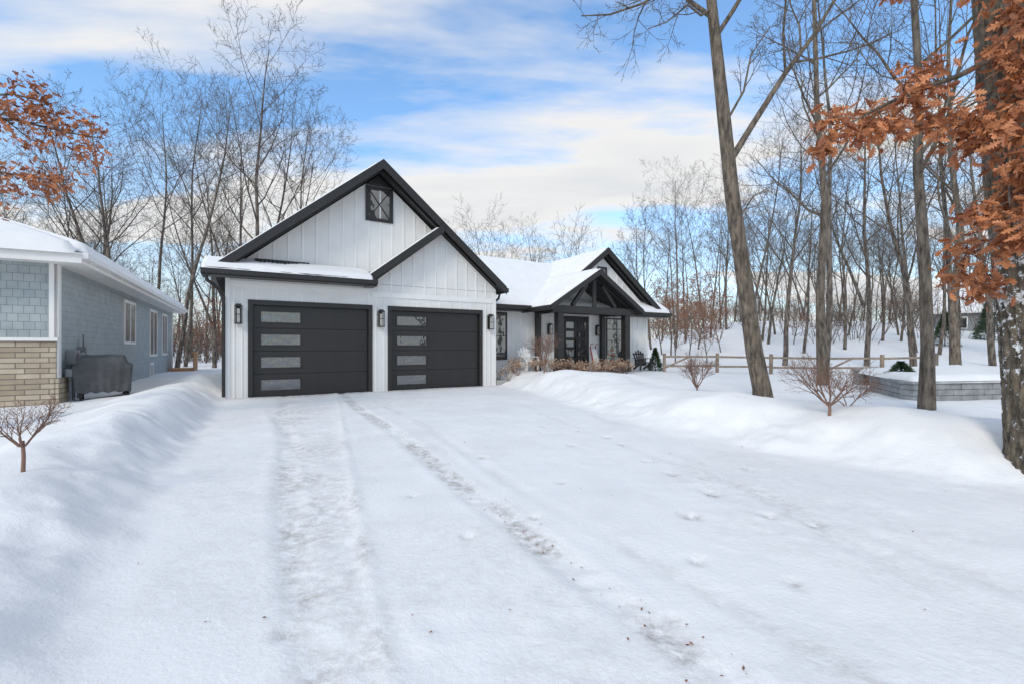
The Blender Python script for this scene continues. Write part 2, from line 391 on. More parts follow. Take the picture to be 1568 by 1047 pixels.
for k,(d0,d1) in enumerate(((.70,4.08),(4.86,8.25))):
    fr=B('garage_door_frame',BLACK)
    fr.box(H,d0-.13,d0,-.035,.16,-.2,2.88); fr.box(H,d1,d1+.13,-.035,.16,-.2,2.88); fr.box(H,d0-.13,d1+.13,-.036,.16,2.75,2.9)
    child(fr,bevel=.006)
    dr=B('garage_door',DOORM,GLASS,BLACK)
    dr.box(H,d0,d1,.13,.16,-.1,2.75,0)
    for q in range(4):
        z0=q*.6875+.012; z1=(q+1)*.6875-.012
        wz0=z0+.175; wz1=z1-.175; w0=d0+.22; w1=d0+1.30
        dr.box(H,d0+.01,w0,.09,.13,z0,z1,0); dr.box(H,w1,d1-.01,.09,.13,z0,z1,0)
        dr.box(H,w0,w1,.09,.13,z0,wz0,0); dr.box(H,w0,w1,.09,.13,wz1,z1,0)
        for rb in range(1,8):
            zz=z0+(z1-z0)*rb/8
            dr.box(H,w1+.06,d1-.04,.084,.0899,zz-.034,zz+.034,0)
        dr.box(H,w0-.03,w1+.03,.07,.0895,wz0-.03,wz0,2); dr.box(H,w0-.03,w1+.03,.07,.0895,wz1,wz1+.03,2)
        dr.box(H,w0-.03,w0,.07,.0895,wz0,wz1,2); dr.box(H,w1,w1+.03,.07,.0895,wz0,wz1,2)
        dr.box(H,w0,w1,.105,.112,wz0,wz1,1)
    dr.box(H,d0,d1,.06,.085,-.06,.03,2)
    child(dr)
gw=B('gable_window',BLACK,WGLASS)
c,z=4.52,6.42
for a0,a1,z0,z1 in ((-.47,-.36,-.6,.6),(.36,.47,-.6,.6),(-.36,.36,.49,.6),(-.36,.36,-.6,-.49)): gw.box(H,c+a0,c+a1,.24,.32,z+z0,z+z1)
gw.box(H,c-.36,c+.36,.285,.298,z-.49,z+.49,1)
for p,q in (((-.36,-.49),(.36,.49)),((-.36,.49),(.36,-.49))): gw.beam(H(c+p[0],.275,z+p[1]),H(c+q[0],.275,z+q[1]),.02,.035)
child(gw)
pk=B('gable_peak_trim',BLACK); pk.prism(H,[(4.05,7.05),(4.91,7.05),(4.48,7.41)],.24,.29); child(pk)
def gable_roof(tag,c,hw,zp,sl,t0,t1,fd=.30,th=.14,snow=.1,left=True,right=True,fw=.045,seed=0):
    rf=B(tag+'_roof_deck',SHING); fa=B(tag+'_fascia',BLACK)
    for sg,on in ((-1,left),(1,right)):
        if not on: continue
        ze=zp-sl*hw
        rf.slab([H(c,t0,zp),H(c+sg*hw,t0,ze),H(c+sg*hw,t1,ze),H(c,t1,zp)],th)
        fa.prism(H,[(c,zp+.02),(c+sg*hw,ze+.02),(c+sg*hw,ze-fd+.02),(c,zp-fd)],t0-fw,t0-.002)
        fa.prism(H,[(c,zp-th-.005),(c+sg*(hw-.35),ze+.35*sl-th-.005),(c+sg*(hw-.35),ze+.35*sl-fd-.0),(c,zp-fd-.02)],t0+.2,t0+.28)
        fa.box(H,min(c+sg*hw,c+sg*(hw+.11)),max(c+sg*hw,c+sg*(hw+.11)),t0,t1,ze-.2,ze-.03)
        if snow: spatch(tag+'_snow',[H(c+sg*(hw-.02),t0+.0,ze),H(c+sg*(hw-.02),t1,ze),H(c,t1,zp),H(c,t0+.0,zp)],snow,seed=seed+sg+2,rag=.02)
    child(rf); child(fa,bevel=.006)
gable_roof('garage',4.48,4.74,7.73,.83,-.4,9.8,seed=1,snow=.10)
rf=B('sub_gable_roof',SHING); rf.slab([H(6.55,-.44,5.82),H(3.95,-.44,3.80),H(3.95,.3,3.80),H(6.55,.3,5.82)],.12); child(rf)
fa=B('sub_gable_fascia',BLACK)
fa.prism(H,[(6.62,5.88),(3.9,3.77),(3.9,3.52),(6.62,5.56)],-.495,-.442)
fa.prism(H,[(6.5,5.55),(4.1,3.66),(4.1,3.56),(6.5,5.45)],-.06,-.031)
child(fa,bevel=.006)
spatch('sub_gable_snow',[H(3.97,-.44,3.81),H(3.97,.28,3.81),H(6.5,.28,5.79),H(6.5,-.44,5.79)][:4],.05,seed=9,rag=.01)
pr=B('pent_roof',SHING); pr.slab([H(-.5,-.52,3.70),H(4.2,-.52,3.70),H(4.2,.3,4.05),H(-.5,.3,4.05)],.1); child(pr)
pf=B('pent_roof_gutter',BLACK); pf.box(H,-.56,4.25,-.62,-.525,3.53,3.71); pf.box(H,-.50,4.15,-.52,0.0,3.50,3.59); pf.box(H,-.56,-.505,-.52,.3,3.50,3.72)
pf.box(H,3.92,4.25,-.50,0,3.48,3.56)
child(pf,bevel=.01)
spatch('pent_roof_snow',[H(-.55,-.60,3.71),H(4.1,-.60,3.71),H(4.1,.28,4.05),H(-.55,.28,4.05)],.13,nu=100,seed=12,edge=.1)
sh=B('exposed_shingles',SHING)
for k in range(14): 
    s=.75+k*.11; b0=random.uniform(-.12,-.02); zs=4.05+(b0-.3)*.427+.13
    sh.slab([H(s,b0,zs+random.uniform(0,.03)),H(s+.10,b0+.02,zs+random.uniform(0,.03)),H(s+.10,.26,4.19),H(s,.26,4.19)],.05)
child(sh)
ds=B('downspout',BLACK)
ds.tube([H(-.42,-.56,3.55),H(-.42,-.5,3.36),H(-.12,-.2,3.12),H(-.04,-.06,2.95),H(-.04,-.06,.05)],.045,8)
ds.tube([H(9.15,.0,3.6),H(9.15,.1,3.4),H(9.05,.5,3.2),H(9.04,1.5,3.0),H(9.04,1.6,.3)],.045,8)
child(ds)
def lantern(s,t,z,k=1.0):
    l=B('wall_lantern',BLACK,LAMPG)
    w=.1*k;h=.27*k
    l.box(H,s-.06,s+.06,t-.03,t,z-h*.9,z+h*.9)
    l.box(H,s-w,s+w,t-.24,t-.04,z+h-.03,z+h); l.box(H,s-w*.7,s+w*.7,t-.21,t-.07,z+h,z+h+.04); l.box(H,s-w,s+w,t-.24,t-.04,z-h,z-h+.03)
    for a in (s-w,s+w-.018):
        for b in (t-.24,t-.058): l.box(H,a,a+.018,b,b+.018,z-h+.03,z+h-.03)
    l.box(H,s-w,s+w,t-.239,t-.225,z-.01,z+.01)
    l.box(H,s-.035,s+.035,t-.175,t-.105,z-h+.03,z+h-.1,1); l.box(H,s-.03,s+.03,t-.06,t-.03,z+h-.14,z+h-.1)
    child(l)
lantern(.33,0,2.44); lantern(4.47,0,2.44); lantern(8.67,0,2.44)
# ---- entry wing
w=B('wing_walls',WHITE)
w.box(H,8.975,19.2,1.7,9.3,-.3,3.28)
w.prism(H,[(12.5,3.285),(19.5,3.285),(16.0,6.0)],1.7,1.9)
Hs=lambda a,b,c:H(b,a,c)
w.prism(Hs,[(1.75,3.285),(9.25,3.285),(5.5,5.8)],19.0,19.2)
child(w)
t=B('wing_trim',WTRIM)
for s in np.arange(9.1,19.2,.41):
    for a0,a1 in ((13.3,15.2),(16.1,17.85),(9.7,10.5)):
        if a0<s<a1: break
    else: t.box(H,s-.022,s+.022,1.678,1.70,.0,3.1)
for s in np.arange(12.9,19.2,.41):
    zt=6.0-.777*abs(s-16)-.05
    if zt>3.45: t.box(H,s-.022,s+.022,1.678,1.7,3.3,zt)
t.box(H,13.25,13.4,1.66,1.7,.3,3.1);t.box(H,15.1,15.28,1.66,1.7,.3,3.1)
t.box(H,19.1,19.22,1.675,1.7,-.1,3.2)
child(t)
wn=B('wing_windows',BLACK,WGLASS)
def window(s0,s1,z0,z1,t=1.7,nv=1,nh=2,bd=wn):
    bd.box(H,s0,s1,t-.05,t-.012,z0,z0+.07);bd.box(H,s0,s1,t-.05,t-.012,z1-.07,z1)
    bd.box(H,s0,s0+.07,t-.05,t-.012,z0+.07,z1-.07);bd.box(H,s1-.07,s1,t-.05,t-.012,z0+.07,z1-.07)
    bd.box(H,s0+.07,s1-.07,t-.03,t-.02,z0+.07,z1-.07,1)
    for i in range(1,nv+1):
        c=s0+(s1-s0)*i/(nv+1); bd.box(H,c-.02,c+.02,t-.045,t-.031,z0+.07,z1-.07)
    for i in range(1,nh+1):
        c=z0+(z1-z0)*i/(nh+1); bd.box(H,s0+.07,s1-.07,t-.043,t-.0311,c-.015,c+.015)
window(9.75,10.45,.95,3.0,nh=1,nv=0); window(16.25,17.7,.7,2.95,nv=1,nh=3); window(15.7,16.3,4.9,5.5,nv=1,nh=1)
child(wn)
fd=B('front_door',BLACK,GLASS)
fd.box(H,13.42,15.08,1.62,1.69,.36,2.95)
for s0,s1 in ((13.55,14.2),(14.3,14.95)):
    for q in range(5):
        z0=.62+q*.44; fd.box(H,s0+.1,s1-.1,1.595,1.61,z0,z0+.3,1)
        fd.box(H,s0+.07,s1-.07,1.60,1.618,z0-.03,z0+.33)
fd.box(H,14.235,14.265,1.56,1.62,1.0,1.9)
child(fd)
lantern(12.7,1.7,2.3,.9); lantern(15.62,1.7,2.3,.9)
rf=B('wing_roof_deck',SHING,BLACK)
rf.slab([H(8.6,1.2,3.28),H(20.4,1.2,3.28),H(20.4,5.5,6.1),H(7.2,5.5,6.1)],.14); rf.slab([H(7.2,5.5,6.1),H(20.4,5.5,6.1),H(20.4,9.8,3.28),H(7.2,9.8,3.28)],.14)
rf.box(H,9.2,11.4,1.08,1.195,3.12,3.3,1); rf.box(H,16.7,20.45,1.08,1.195,3.12,3.3,1)
rf.slab([H(20.4,1.2,3.31),H(20.45,1.2,3.31),H(20.45,5.5,6.13),H(20.4,5.5,6.13)],.26,1)
rf.box(H,9.0,20.3,1.2,1.7,3.06,3.12,1)
child(rf)
spatch('wing_roof_snow',[H(8.9,1.12,3.28),H(20.42,1.12,3.28),H(20.42,5.5,6.12),H(7.6,5.5,6.12)],.2,nu=120,nv=50,seed=20,edge=.2)
gable_roof('entry_gable',16.0,3.85,6.39,.77,1.25,5.9,snow=.14,seed=25)
gable_roof('porch',14.0,2.68,4.9,.63,-.4,3.6,snow=.16,fd=.24,seed=30)
p=B('porch_frame',BLACK)
for s in (12.04,15.93):
    p.box(H,s-.15,s+.15,-.15,.15,.35,2.95); p.box(H,s-.19,s+.19,-.19,.19,.35,.6)
    p.box(H,s-.12,s+.12,1.5,1.69,.35,2.95)
    p.box(H,s-.13,s+.13,.15,1.69,2.97,3.24)
p.box(H,11.6,16.4,-.17,.17,2.95,3.26)
p.beam(H(14.0,0,3.2),H(14,0,4.5),.16,.16)
p.beam(H(12.75,0,3.28),H(13.55,0,4.25),.15,.17);p.beam(H(15.25,0,3.28),H(14.45,0,4.25),.15,.17)
for sg in (-1,1): p.beam(H(14,0,4.66),H(14+sg*2.45,0,3.12),.16,.18)
child(p,bevel=.01)
pf=B('porch_floor',CONC); pf.box(H,11.4,16.6,-.35,1.69,-.1,.36); pf.box(H,9.0,11.4,-.2,1.69,-.1,.2); child(pf,bevel=.02)

# ------------------------------------------------------------------ neighbour house
N=frame(-11.02,11.0,-.867,-.498,-.498,.867)
nb=empty('blue_neighbor_house',(-11.02,11,0))
nhp=Matrix.Translation((11.02,-11,0))
def nch(bd,**k):
    o=bd.build(**k); o.parent=nb; o.matrix_parent_inverse=nhp; return o
w=B('side_and_rear_walls',LAP); w.box(N,.05,11,.1,18.6,-.4,3.6); nch(w)
w=B('front_shake_wall',SHAKE); w.box(N,.02,11,0,.1,1.72,3.6); nch(w)
w=B('stone_veneer',STONE); w.box(N,.0,11,-.07,.1,-.4,1.66); w.box(N,-.05,.05,-.07,.62,-.4,.75); nch(w,bevel=.01)
w=B('white_trim',WTRIM)
w.box(N,-.03,.14,-.03,.0,1.72,3.5); w.box(N,-.035,.05,-.03,.16,.75,3.5)
w.box(N,-.04,11,-.13,-.07,1.64,1.72); w.box(N,-.04,11,-.07,.0,1.662,1.72)
w.box(N,-.02,.05,18.45,18.62,0,3.5)
w.box(N,-.55,11,-.6,18.9,3.5,3.58)
w.box(N,-.60,-.555,-.65,18.95,3.47,3.72); w.box(N,-.555,11,-.65,-.602,3.47,3.72)
w.box(N,-.72,-.603,-.66,18.95,3.58,3.71)
def nwin(b0,b1,z0,z1):
    for q in ((b0-.1,b0,z0-.1,z1+.12),(b1,b1+.1,z0-.1,z1+.12),(b0,b1,z1,z1+.12),(b0,b1,z0-.1,z0),((b0+b1)/2-.04,(b0+b1)/2+.04,z0,z1)):
        w.box(N,.0,.05,q[0],q[1],q[2],q[3])
nwin(6.9,8.6,1.7,3.15); nwin(11.8,13.5,1.15,3.15); nwin(15.2,16.6,1.15,3.15)
nwin(11.9,12.5,.15,.65)
nch(w,bevel=.004)
g=B('window_glass',WGLASS)
for b0,b1,z0,z1 in ((6.9,8.6,1.7,3.15),(11.8,13.5,1.15,3.15),(15.2,16.6,1.15,3.15),(11.9,12.5,.15,.65)): g.box(N,.02,.045,b0,b1,z0,z1)
nch(g)
rf=B('hip_roof',SHING)
A=N(-.6,-.65,3.73);Bq=N(-.6,18.95,3.73);C=N(12,18.95,3.73);D=N(12,-.65,3.73);r1=N(5.7,5.6,6.3);r2=N(5.7,12.7,6.3)
rf.add([A,Bq,C,D,r1,r2],[(0,1,5,4),(1,2,5),(2,3,4,5),(3,0,4),(0,3,2,1)]); nch(rf)
def nsp(name,q,th,**k):
    o=snow_patch(name,q,th,None,**k); o.parent=nb; o.matrix_parent_inverse=nhp
nsp('roof_snow_side',[N(-.68,-.6,3.72),N(-.68,18.95,3.72),r2,r1],.26,nu=120,nv=40,seed=40,edge=.2)
nsp('roof_snow_front',[N(12,-.7,3.72),N(-.66,-.7,3.72),r1,r1],.26,nu=80,nv=40,seed=41,edge=.2)
v=B('roof_vent',BLACK); v.tube([N(2.2,1.6,4.3),N(2.2,1.6,5.05)],.05,8); nch(v)
dk=B('cedar_deck',WOOD); dk.box(N,-1.2,.0,17.0,18.9,.1,.25)
for b in np.arange(17.0,19,.14): dk.box(N,-1.2,-1.15,b,b+.1,.2,1.15)
dk.box(N,-1.24,-1.1,16.9,19,1.15,1.2); nch(dk)
ut=B('utility_meter',METALG,BLACK)
ut.box(N,-.16,.045,.75,1.05,1.05,1.42); ut.box(N,-.12,.045,1.15,1.5,.75,1.1); ut.box(N,-.14,.045,1.65,1.85,1.15,1.5)
ut.tube([N(-.2,.9,1.25),N(-.27,.9,1.25)],.12,14)
for bb,z0,z1 in ((.9,0,1.05),(1.3,.0,.75),(1.75,1.5,1.85)): ut.tube([N(-.07,bb,z0),N(-.07,bb,z1)],.035,8)
ut.tube([N(-.2,.45,0),N(-.2,.45,.85),N(-.2,.7,.95),N(-.2,1.3,.95),N(-.2,1.3,.3)],.03,8,1)
ut.box(N,-.3,-.05,.35,.6,.75,.95,0)
nch(ut,bevel=.01)

# covered grill
gx,gy=-10.70,11.9
G=frame(gx,gy,.78,.625,-.625,.78,gz(gx,gy)-.05)
gr=B('covered_grill',COVER,BLACK)
def gtop(a,b):
    lid=1.02+.14*math.sqrt(max(0,1-(b/.33)**2))
    f=float(ss(np.array((.50-abs(a))/.08))); return .93+(lid-.93)*f
rowsA=np.linspace(-.58,.58,33); rowsB=np.linspace(-.31,.31,13)
idx={}; vs=[]
for ia,a in enumerate(rowsA):
    for ib,b in enumerate(rowsB):
        edge=min(1,min(.58-abs(a),.31-abs(b))/.05)
        idx[ia,ib]=len(vs); vs.append(G(a,b,gtop(a,b)-.035*(1-edge)+.006*math.sin(11*a+8*b)))
fs=[(idx[i,j],idx[i+1,j],idx[i+1,j+1],idx[i,j+1]) for i in range(32) for j in range(12)]
ring=[(a,-.31) for a in rowsA]+[(.58,b) for b in rowsB[1:]]+[(a,.31) for a in rowsA[::-1][1:]]+[(-.58,b) for b in rowsB[::-1][1:-1]]
rid=[idx[i,0] for i in range(33)]+[idx[32,j] for j in range(1,13)]+[idx[i,12] for i in range(31,-1,-1)]+[idx[0,j] for j in range(11,0,-1)]
prev=rid
for L_ in range(1,9):
    cur=[]; t_=L_/8
    for q,(a,b) in enumerate(ring):
        z0=gtop(a,b)-.035; zb=.20+.02*math.sin(q*.9)
        k_=1-.07*float(ss(np.array(t_)))+.02*t_*math.sin(q*1.15)
        cur.append(len(vs)); vs.append(G(a*k_,b*(1+.04*t_*math.sin(q*1.3)),z0+(zb-z0)*t_))
    n=len(ring); fs+=[(prev[q],prev[(q+1)%n],cur[(q+1)%n],cur[q]) for q in range(n)]; prev=cur
gr.add(vs,fs)
for a in (-.42,.42):
    for b in (-.22,.22): gr.box(G,a-.025,a+.025,b-.025,b+.025,-.05,.28,1)
for b in (-.27,.23): gr.tube([G(.44,b,.09),G(.44,b+.04,.09)],.09,14,1)
gr.build(smooth=True)

# ------------------------------------------------------------------ trees
class TG:
    def __init__(s,seed): s.r=random.Random(seed); s.b=[]; s.ends=[]
    def rnd(s): r=s.r; return Vector((r.gauss(0,1),r.gauss(0,1),r.gauss(0,1)))
    def branch(s,p,d,L,r,lev,spec):
        cfg=spec[lev]; n=cfg['n']; pts=[p.copy()]; rad=[r]
        d=d.normalized(); cur=p.copy()
        for i in range(n):
            d=(d+s.rnd()*cfg['w']+Vector((0,0,cfg['up']))).normalized()
            cur=cur+d*(L/n); pts.append(cur.copy())
            rad.append(r*(1-(i+1)/n*cfg.get('tp',.85)))
        s.b.append((pts,rad,cfg['k'],lev))
        s.kids(pts,rad,L,lev,spec)
    def kids(s,pts,rad,L,lev,spec,u0=None,nk=None):
        cfg=spec[lev]
        if lev+1>=len(spec): s.ends.append(pts[-1]); s.ends.append(pts[len(pts)//2]); return
        nk=nk or cfg['c']; n=len(pts)-1; u0=cfg['u0'] if u0 is None else u0
        az=s.r.uniform(0,6.28)
        for i in range(nk):
            u=u0+(1-u0)*(i+s.r.uniform(.2,.9))/nk; u=min(u,.995)
            x=u*n; k=int(x); f=x-k
            p=pts[k].lerp(pts[k+1],f); pr=rad[k]*(1-f)+rad[k+1]*f; d=(pts[k+1]-pts[k]).normalized()
            az+=2.4+s.r.uniform(-.6,.6)
            q=d.orthogonal().normalized(); q.rotate(Matrix.Rotation(az,3,d))
            ang=R(s.r.uniform(*cfg['ang']))
            nd=d*math.cos(ang)+q*math.sin(ang)
            LL=L*cfg['ratio']*(1.1-.65*(u-u0)/(1-u0+1e-6))*s.r.uniform(.7,1.2)
            s.branch(p,nd,LL,max(min(pr*cfg.get('rr',.55),LL*.03),spec[-1]['rmin']),lev+1,spec)
    def mesh(s,name,mats,leaf=None):
        Vs=[];Fs=[];o=0
        for pts,rad,k,lev in s.b:
            v,f=tube_np([tuple(p) for p in pts],rad,k); Vs.append(v); Fs.append(f+o); o+=len(v)
        mi=[np.zeros(sum(len(f) for f in Fs))]
        if leaf:
            sz,per,sp=leaf; rg=s.r
            for e in s.ends:
                for _ in range(per):
                    if rg.random()<.3: continue
                    c=np.array(e)+np.array([rg.gauss(0,sp) for _ in range(3)])
                    a=np.array(s.rnd()); a/=np.linalg.norm(a); b=np.cross(a,np.array(s.rnd())); b/=np.linalg.norm(b)
                    a=a*sz*rg.uniform(.6,1.2); b=b*sz*.5
                    Vs.append(np.array([c-a,c-b*.8,c+a,c+b])); Fs.append(np.array([[0,1,2,3]])+o); o+=4; mi.append(np.ones(1))
        return np_mesh(name,np.concatenate(Vs),np.concatenate(Fs),mats,np.concatenate(mi))
def spec(trunkc=13,u0=.35,rmin=.008,w=.09,c=(8,6,4),lean=(28,55)):
    return [dict(n=12,k=8,w=.04,up=.03,c=trunkc,u0=u0,ang=lean,ratio=.46,rr=.5,tp=.88),
       dict(n=7,k=5,w=w,up=.08,c=c[0],u0=.2,ang=(28,58),ratio=.46,rr=.6),
       dict(n=5,k=4,w=w*1.3,up=.06,c=c[1],u0=.15,ang=(25,60),ratio=.5,rr=.65),
       dict(n=4,k=3,w=w*1.4,up=.04,c=c[2],u0=.15,ang=(25,55),ratio=.55,rr=.7),
       dict(n=2,k=3,w=.12,up=.03,c=0,u0=.2,ang=(20,50),ratio=.5,rmin=rmin)]
meshes=[]
for sd in range(5):
    tg=TG(100+sd); sp=spec(trunkc=[12,10,13,11,13][sd],u0=[.3,.45,.35,.5,.3][sd],rmin=.010,c=(7,5,4))
    h=[19,21,18,20,17][sd]
    if sd in(2,4): sp[0]['w']=.06
    tg.branch(Vector((0,0,-.4)),Vector((tg.r.uniform(-.05,.05),tg.r.uniform(-.05,.05),1)),h,[.18,.17,.20,.16,.19][sd],0,sp)
    if sd==0: tg.branch(Vector((0,0,4)),Vector((.35,.1,1)),h*.7,.11,0,sp)
    meshes.append(tg.mesh('bare_tree_mesh_%d'%sd,[BARK]))
fars=[]
for sd in range(5):
    tg=TG(150+sd); sp=spec(trunkc=[12,11,13,10,13][sd],u0=[.3,.45,.35,.5,.4][sd],rmin=.019,c=(7,5,0))[:4]
    sp[3]['rmin']=.019; sp[0]['k']=5; sp[1]['k']=3; sp[2]['k']=3; sp[1]['n']=5; sp[2]['n']=4; sp[3]['n']=2; sp[2]['c']=6
    tg.branch(Vector((0,0,-.4)),Vector((tg.r.uniform(-.05,.05),tg.r.uniform(-.05,.05),1)),[19,21,18,20,17][sd],.18,0,sp)
    fars.append(tg.mesh('far_tree_mesh_%d'%sd,[BARK]))
def inst(me,x,y,s,parent=None,name='bare_tree'):
    o=obj(name,me,None,(x,y,gz(x,y))); o.scale=(s,s,s*random.uniform(.95,1.08)); o.rotation_euler=(random.uniform(-.05,.05),random.uniform(-.05,.05),random.uniform(0,6.28))
    if parent: o.parent=parent
    return o
forest=empty('distant_bare_trees')
def clear(x,y):
    dx=x+8.34; dy=y-13.2; s_=dx*.859+dy*.512; t_=-dx*.512+dy*.859
    if -2.5<s_<22.5 and -9<t_<12.5: return False
    dx=x+11.02; dy=y-11; a_=-dx*.867-dy*.498; b_=-dx*.498+dy*.867
    if -3<a_<14 and -3<b_<21: return False
    return True
rg=random.Random(5)
NF=195
for k in range(NF):
    y=rg.uniform(50,120); r=-1.35+2.75*((k+rg.random())/NF); x=r*y
    s=rg.uniform(.72,1.05)*(1.0 if y>60 else .85)
    if -.15<r<.35: s*=.92
    inst(fars[rg.randrange(5)],x,y,s,forest,'forest_tree')
for k in range(12):
    y=rg.uniform(34,48); x=(-1.3+.8*(k+rg.random())/12)*y
    if clear(x,y): inst(meshes[rg.randrange(5)],x,y,rg.uniform(.8,1.05),forest,'forest_tree')
for k in range(16):
    y=rg.uniform(28,48); x=(.50+.85*(k+rg.random())/16)*y
    if clear(x,y): inst(meshes[rg.randrange(5)],x,y,rg.uniform(.65,.95),forest,'forest_tree')
for k in range(20):
    inst(fars[rg.randrange(5)],-50+110*(k+rg.random())/20,rg.uniform(-75,-50),1.2,forest,'forest_tree')
for px,D,s,mi in ((-.74,29,.95,1),(-.56,32,1.15,0),(-.48,34,.9,3),(-.86,33,1.0,2),(.69,19,.85,3),(.885,22,.8,4),(.985,19.5,.75,1),(1.06,27,.9,2),(.78,27,.85,0),(.60,27,.75,2),(.36,46,.85,3),(.52,33,.75,1),(.02,48,.7,4),(.09,52,.75,1),(-.10,50,.75,2)):
    inst(meshes[mi],px*D,D,s)
ug=empty('woodland_undergrowth')
usp=[dict(n=5,k=4,w=.1,up=.03,c=6,u0=.15,ang=(20,50),ratio=.55,rr=.6),dict(n=3,k=3,w=.15,up=.03,c=4,u0=.1,ang=(25,55),ratio=.55,rr=.7),dict(n=2,k=3,w=.15,up=.02,c=0,u0=.1,ang=(20,50),ratio=.5,rmin=.011)]
ums=[]
for sd in range(4):
    tg=TG(300+sd)
    for q in range(9):
        a=tg.r.uniform(0,6.28); tg.branch(Vector((math.cos(a)*tg.r.uniform(0,1.6),math.sin(a)*tg.r.uniform(0,1.6),-.1)),Vector((math.cos(a)*.4,math.sin(a)*.4,1)),tg.r.uniform(2.2,4.2),.025,0,usp)
    ums.append(tg.mesh('brush_%d'%sd,[TWIGF if sd%2 else BARK,LEAFD],leaf=(.08,1,.06) if sd==0 else None))
for k in range(300):
    y=rg.uniform(44,105); x=rg.uniform(-1.3,1.35)*y
    if clear(x,y): inst(ums[rg.randrange(4)],x,y,rg.uniform(.8,1.7),ug,'brush')
tg=TG(55); ysp=[dict(n=9,k=6,w=.05,up=.03,c=14,u0=.15,ang=(40,70),ratio=.42,rr=.5),dict(n=5,k=4,w=.12,up=.03,c=7,u0=.15,ang=(25,60),ratio=.5,rr=.6),dict(n=4,k=3,w=.15,up=.0,c=3,u0=.15,ang=(25,55),ratio=.5,rr=.6),dict(n=2,k=3,w=.1,up=0,c=0,u0=.1,ang=(20,50),ratio=.5,rmin=.005)]
tg.branch(Vector((0,0,-.2)),Vector((0,0,1)),6,.07,0,ysp); yme=tg.mesh('rusty_young_oak_mesh',[BARK,LEAFD],leaf=(.085,3,.09))
rust=empty('rusty_leaved_saplings')
for px,D,s in ((.36,31,.7),(.39,35,.8),(.43,30,.6),(.46,38,.8),(.33,40,.9),(-.66,34,.8),(-.62,38,.9),(-.70,40,.8),(.62,44,.7),(-.78,37,.8),(.35,37,1.0),(.41,42,1.1),(.38,50,1.2),(-.58,45,1.1)):
    inst(yme,px*D,D,s,rust,'sapling')

nsp4=spec(u0=.3,rmin=.006,w=.11)
def limb(tg,P,r0,r1,lev=1,nk=9,L=None,u0=.15,sp=nsp4,k=8):
    P=[Vector(p) for p in P]; n=len(P); rr=[r0+(r1-r0)*i/(n-1) for i in range(n)]
    tg.b.append((P,rr,k,lev)); L=L or sum((P[i+1]-P[i]).length for i in range(n-1)); tg.kids(P,rr,L,lev,sp,u0=u0,nk=nk)
tg=TG(11); tp=[(5.56,10,.1),(5.5,10,.6),(5.34,10,1.37),(5.12,10,2.95),(4.80,9.9,4.8),(4.6,9.8,6.2),(4.45,9.8,7.6),(4.3,9.8,9.0),(4.1,9.8,11),(3.7,9.9,14),(3.9,9.9,17.5)]
pts=[Vector(p) for p in tp]; rad=[.235,.19,.175,.16,.148,.135,.12,.10,.085,.06,.02]
tg.b.append((pts,rad,16,0)); tg.kids(pts,rad,13,0,nsp4,u0=.62,nk=11)
limb(tg,[(4.72,9.85,5.5),(5.2,9.8,6.3),(5.9,9.8,7.4),(6.5,9.8,8.2),(7.1,9.8,9.2),(7.7,9.8,11.5)],.075,.02,nk=9,u0=.35)
limb(tg,[(4.28,9.8,9.3),(3.9,9.6,9.35),(3.3,9.5,9.0),(2.7,9.4,8.6),(2.0,9.3,8.3),(1.4,9.2,8.2)],.05,.010,nk=9,u0=.2)
limb(tg,[(4.32,9.8,8.8),(4.0,9.6,8.5),(3.6,9.3,8.5),(3.1,9.1,8.0),(2.7,9,7.8)],.03,.008,nk=6,u0=.25)
limb(tg,[(4.6,9.8,6.3),(4.9,9.6,6.9),(5.0,9.5,7.6),(5.4,9.5,8.2)],.03,.01,nk=5)
limb(tg,[(4.9,9.9,4.2),(5.15,9.7,4.7),(5.5,9.6,4.9)],.02,.006,nk=4)
obj('leaning_bare_tree',tg.mesh('leaning_bare_tree',[BARKN]))
for nm,P,r0,sd,u0 in (('slim_bare_tree',[(7.76,8.5,.1),(7.78,8.5,1.5),(7.72,8.5,3.2),(7.6,8.5,4.8),(7.62,8.5,6.4),(7.5,8.5,8.5),(7.4,8.5,11),(7.5,8.5,14)],.115,21,.38),
                   ('slim_bare_tree',[(9.6,14,.2),(9.5,14,3),(9.65,14,6),(9.4,14,9),(9.3,14,13),(9.5,14,16)],.14,22,.35),
                   ('slim_bare_tree',[(17.6,18,.2),(17.5,18,3),(17.8,18,6),(17.4,18,9),(17.3,18,13),(17.5,18,17)],.16,23,.3)):
    tg=TG(sd); pts=[Vector(p) for p in P]; n=len(pts); rad=[r0*(1.25 if i==0 else 1)*(1-.8*i/(n-1)) for i in range(n)]
    tg.b.append((pts,rad,14,0)); tg.kids(pts,rad,10,0,nsp4,u0=u0,nk=11)
    obj(nm,tg.mesh(nm,[BARKN]))
shsp=[dict(n=6,k=5,w=.10,up=.04,c=7,u0=.25,ang=(20,45),ratio=.6,rr=.7),dict(n=5,k=4,w=.13,up=.05,c=5,u0=.15,ang=(20,50),ratio=.6,rr=.75),dict(n=4,k=3,w=.15,up=.05,c=3,u0=.2,ang=(20,45),ratio=.5,rr=.8),dict(n=2,k=3,w=.1,up=.05,c=0,u0=.1,ang=(20,45),ratio=.5,rmin=.0025)]
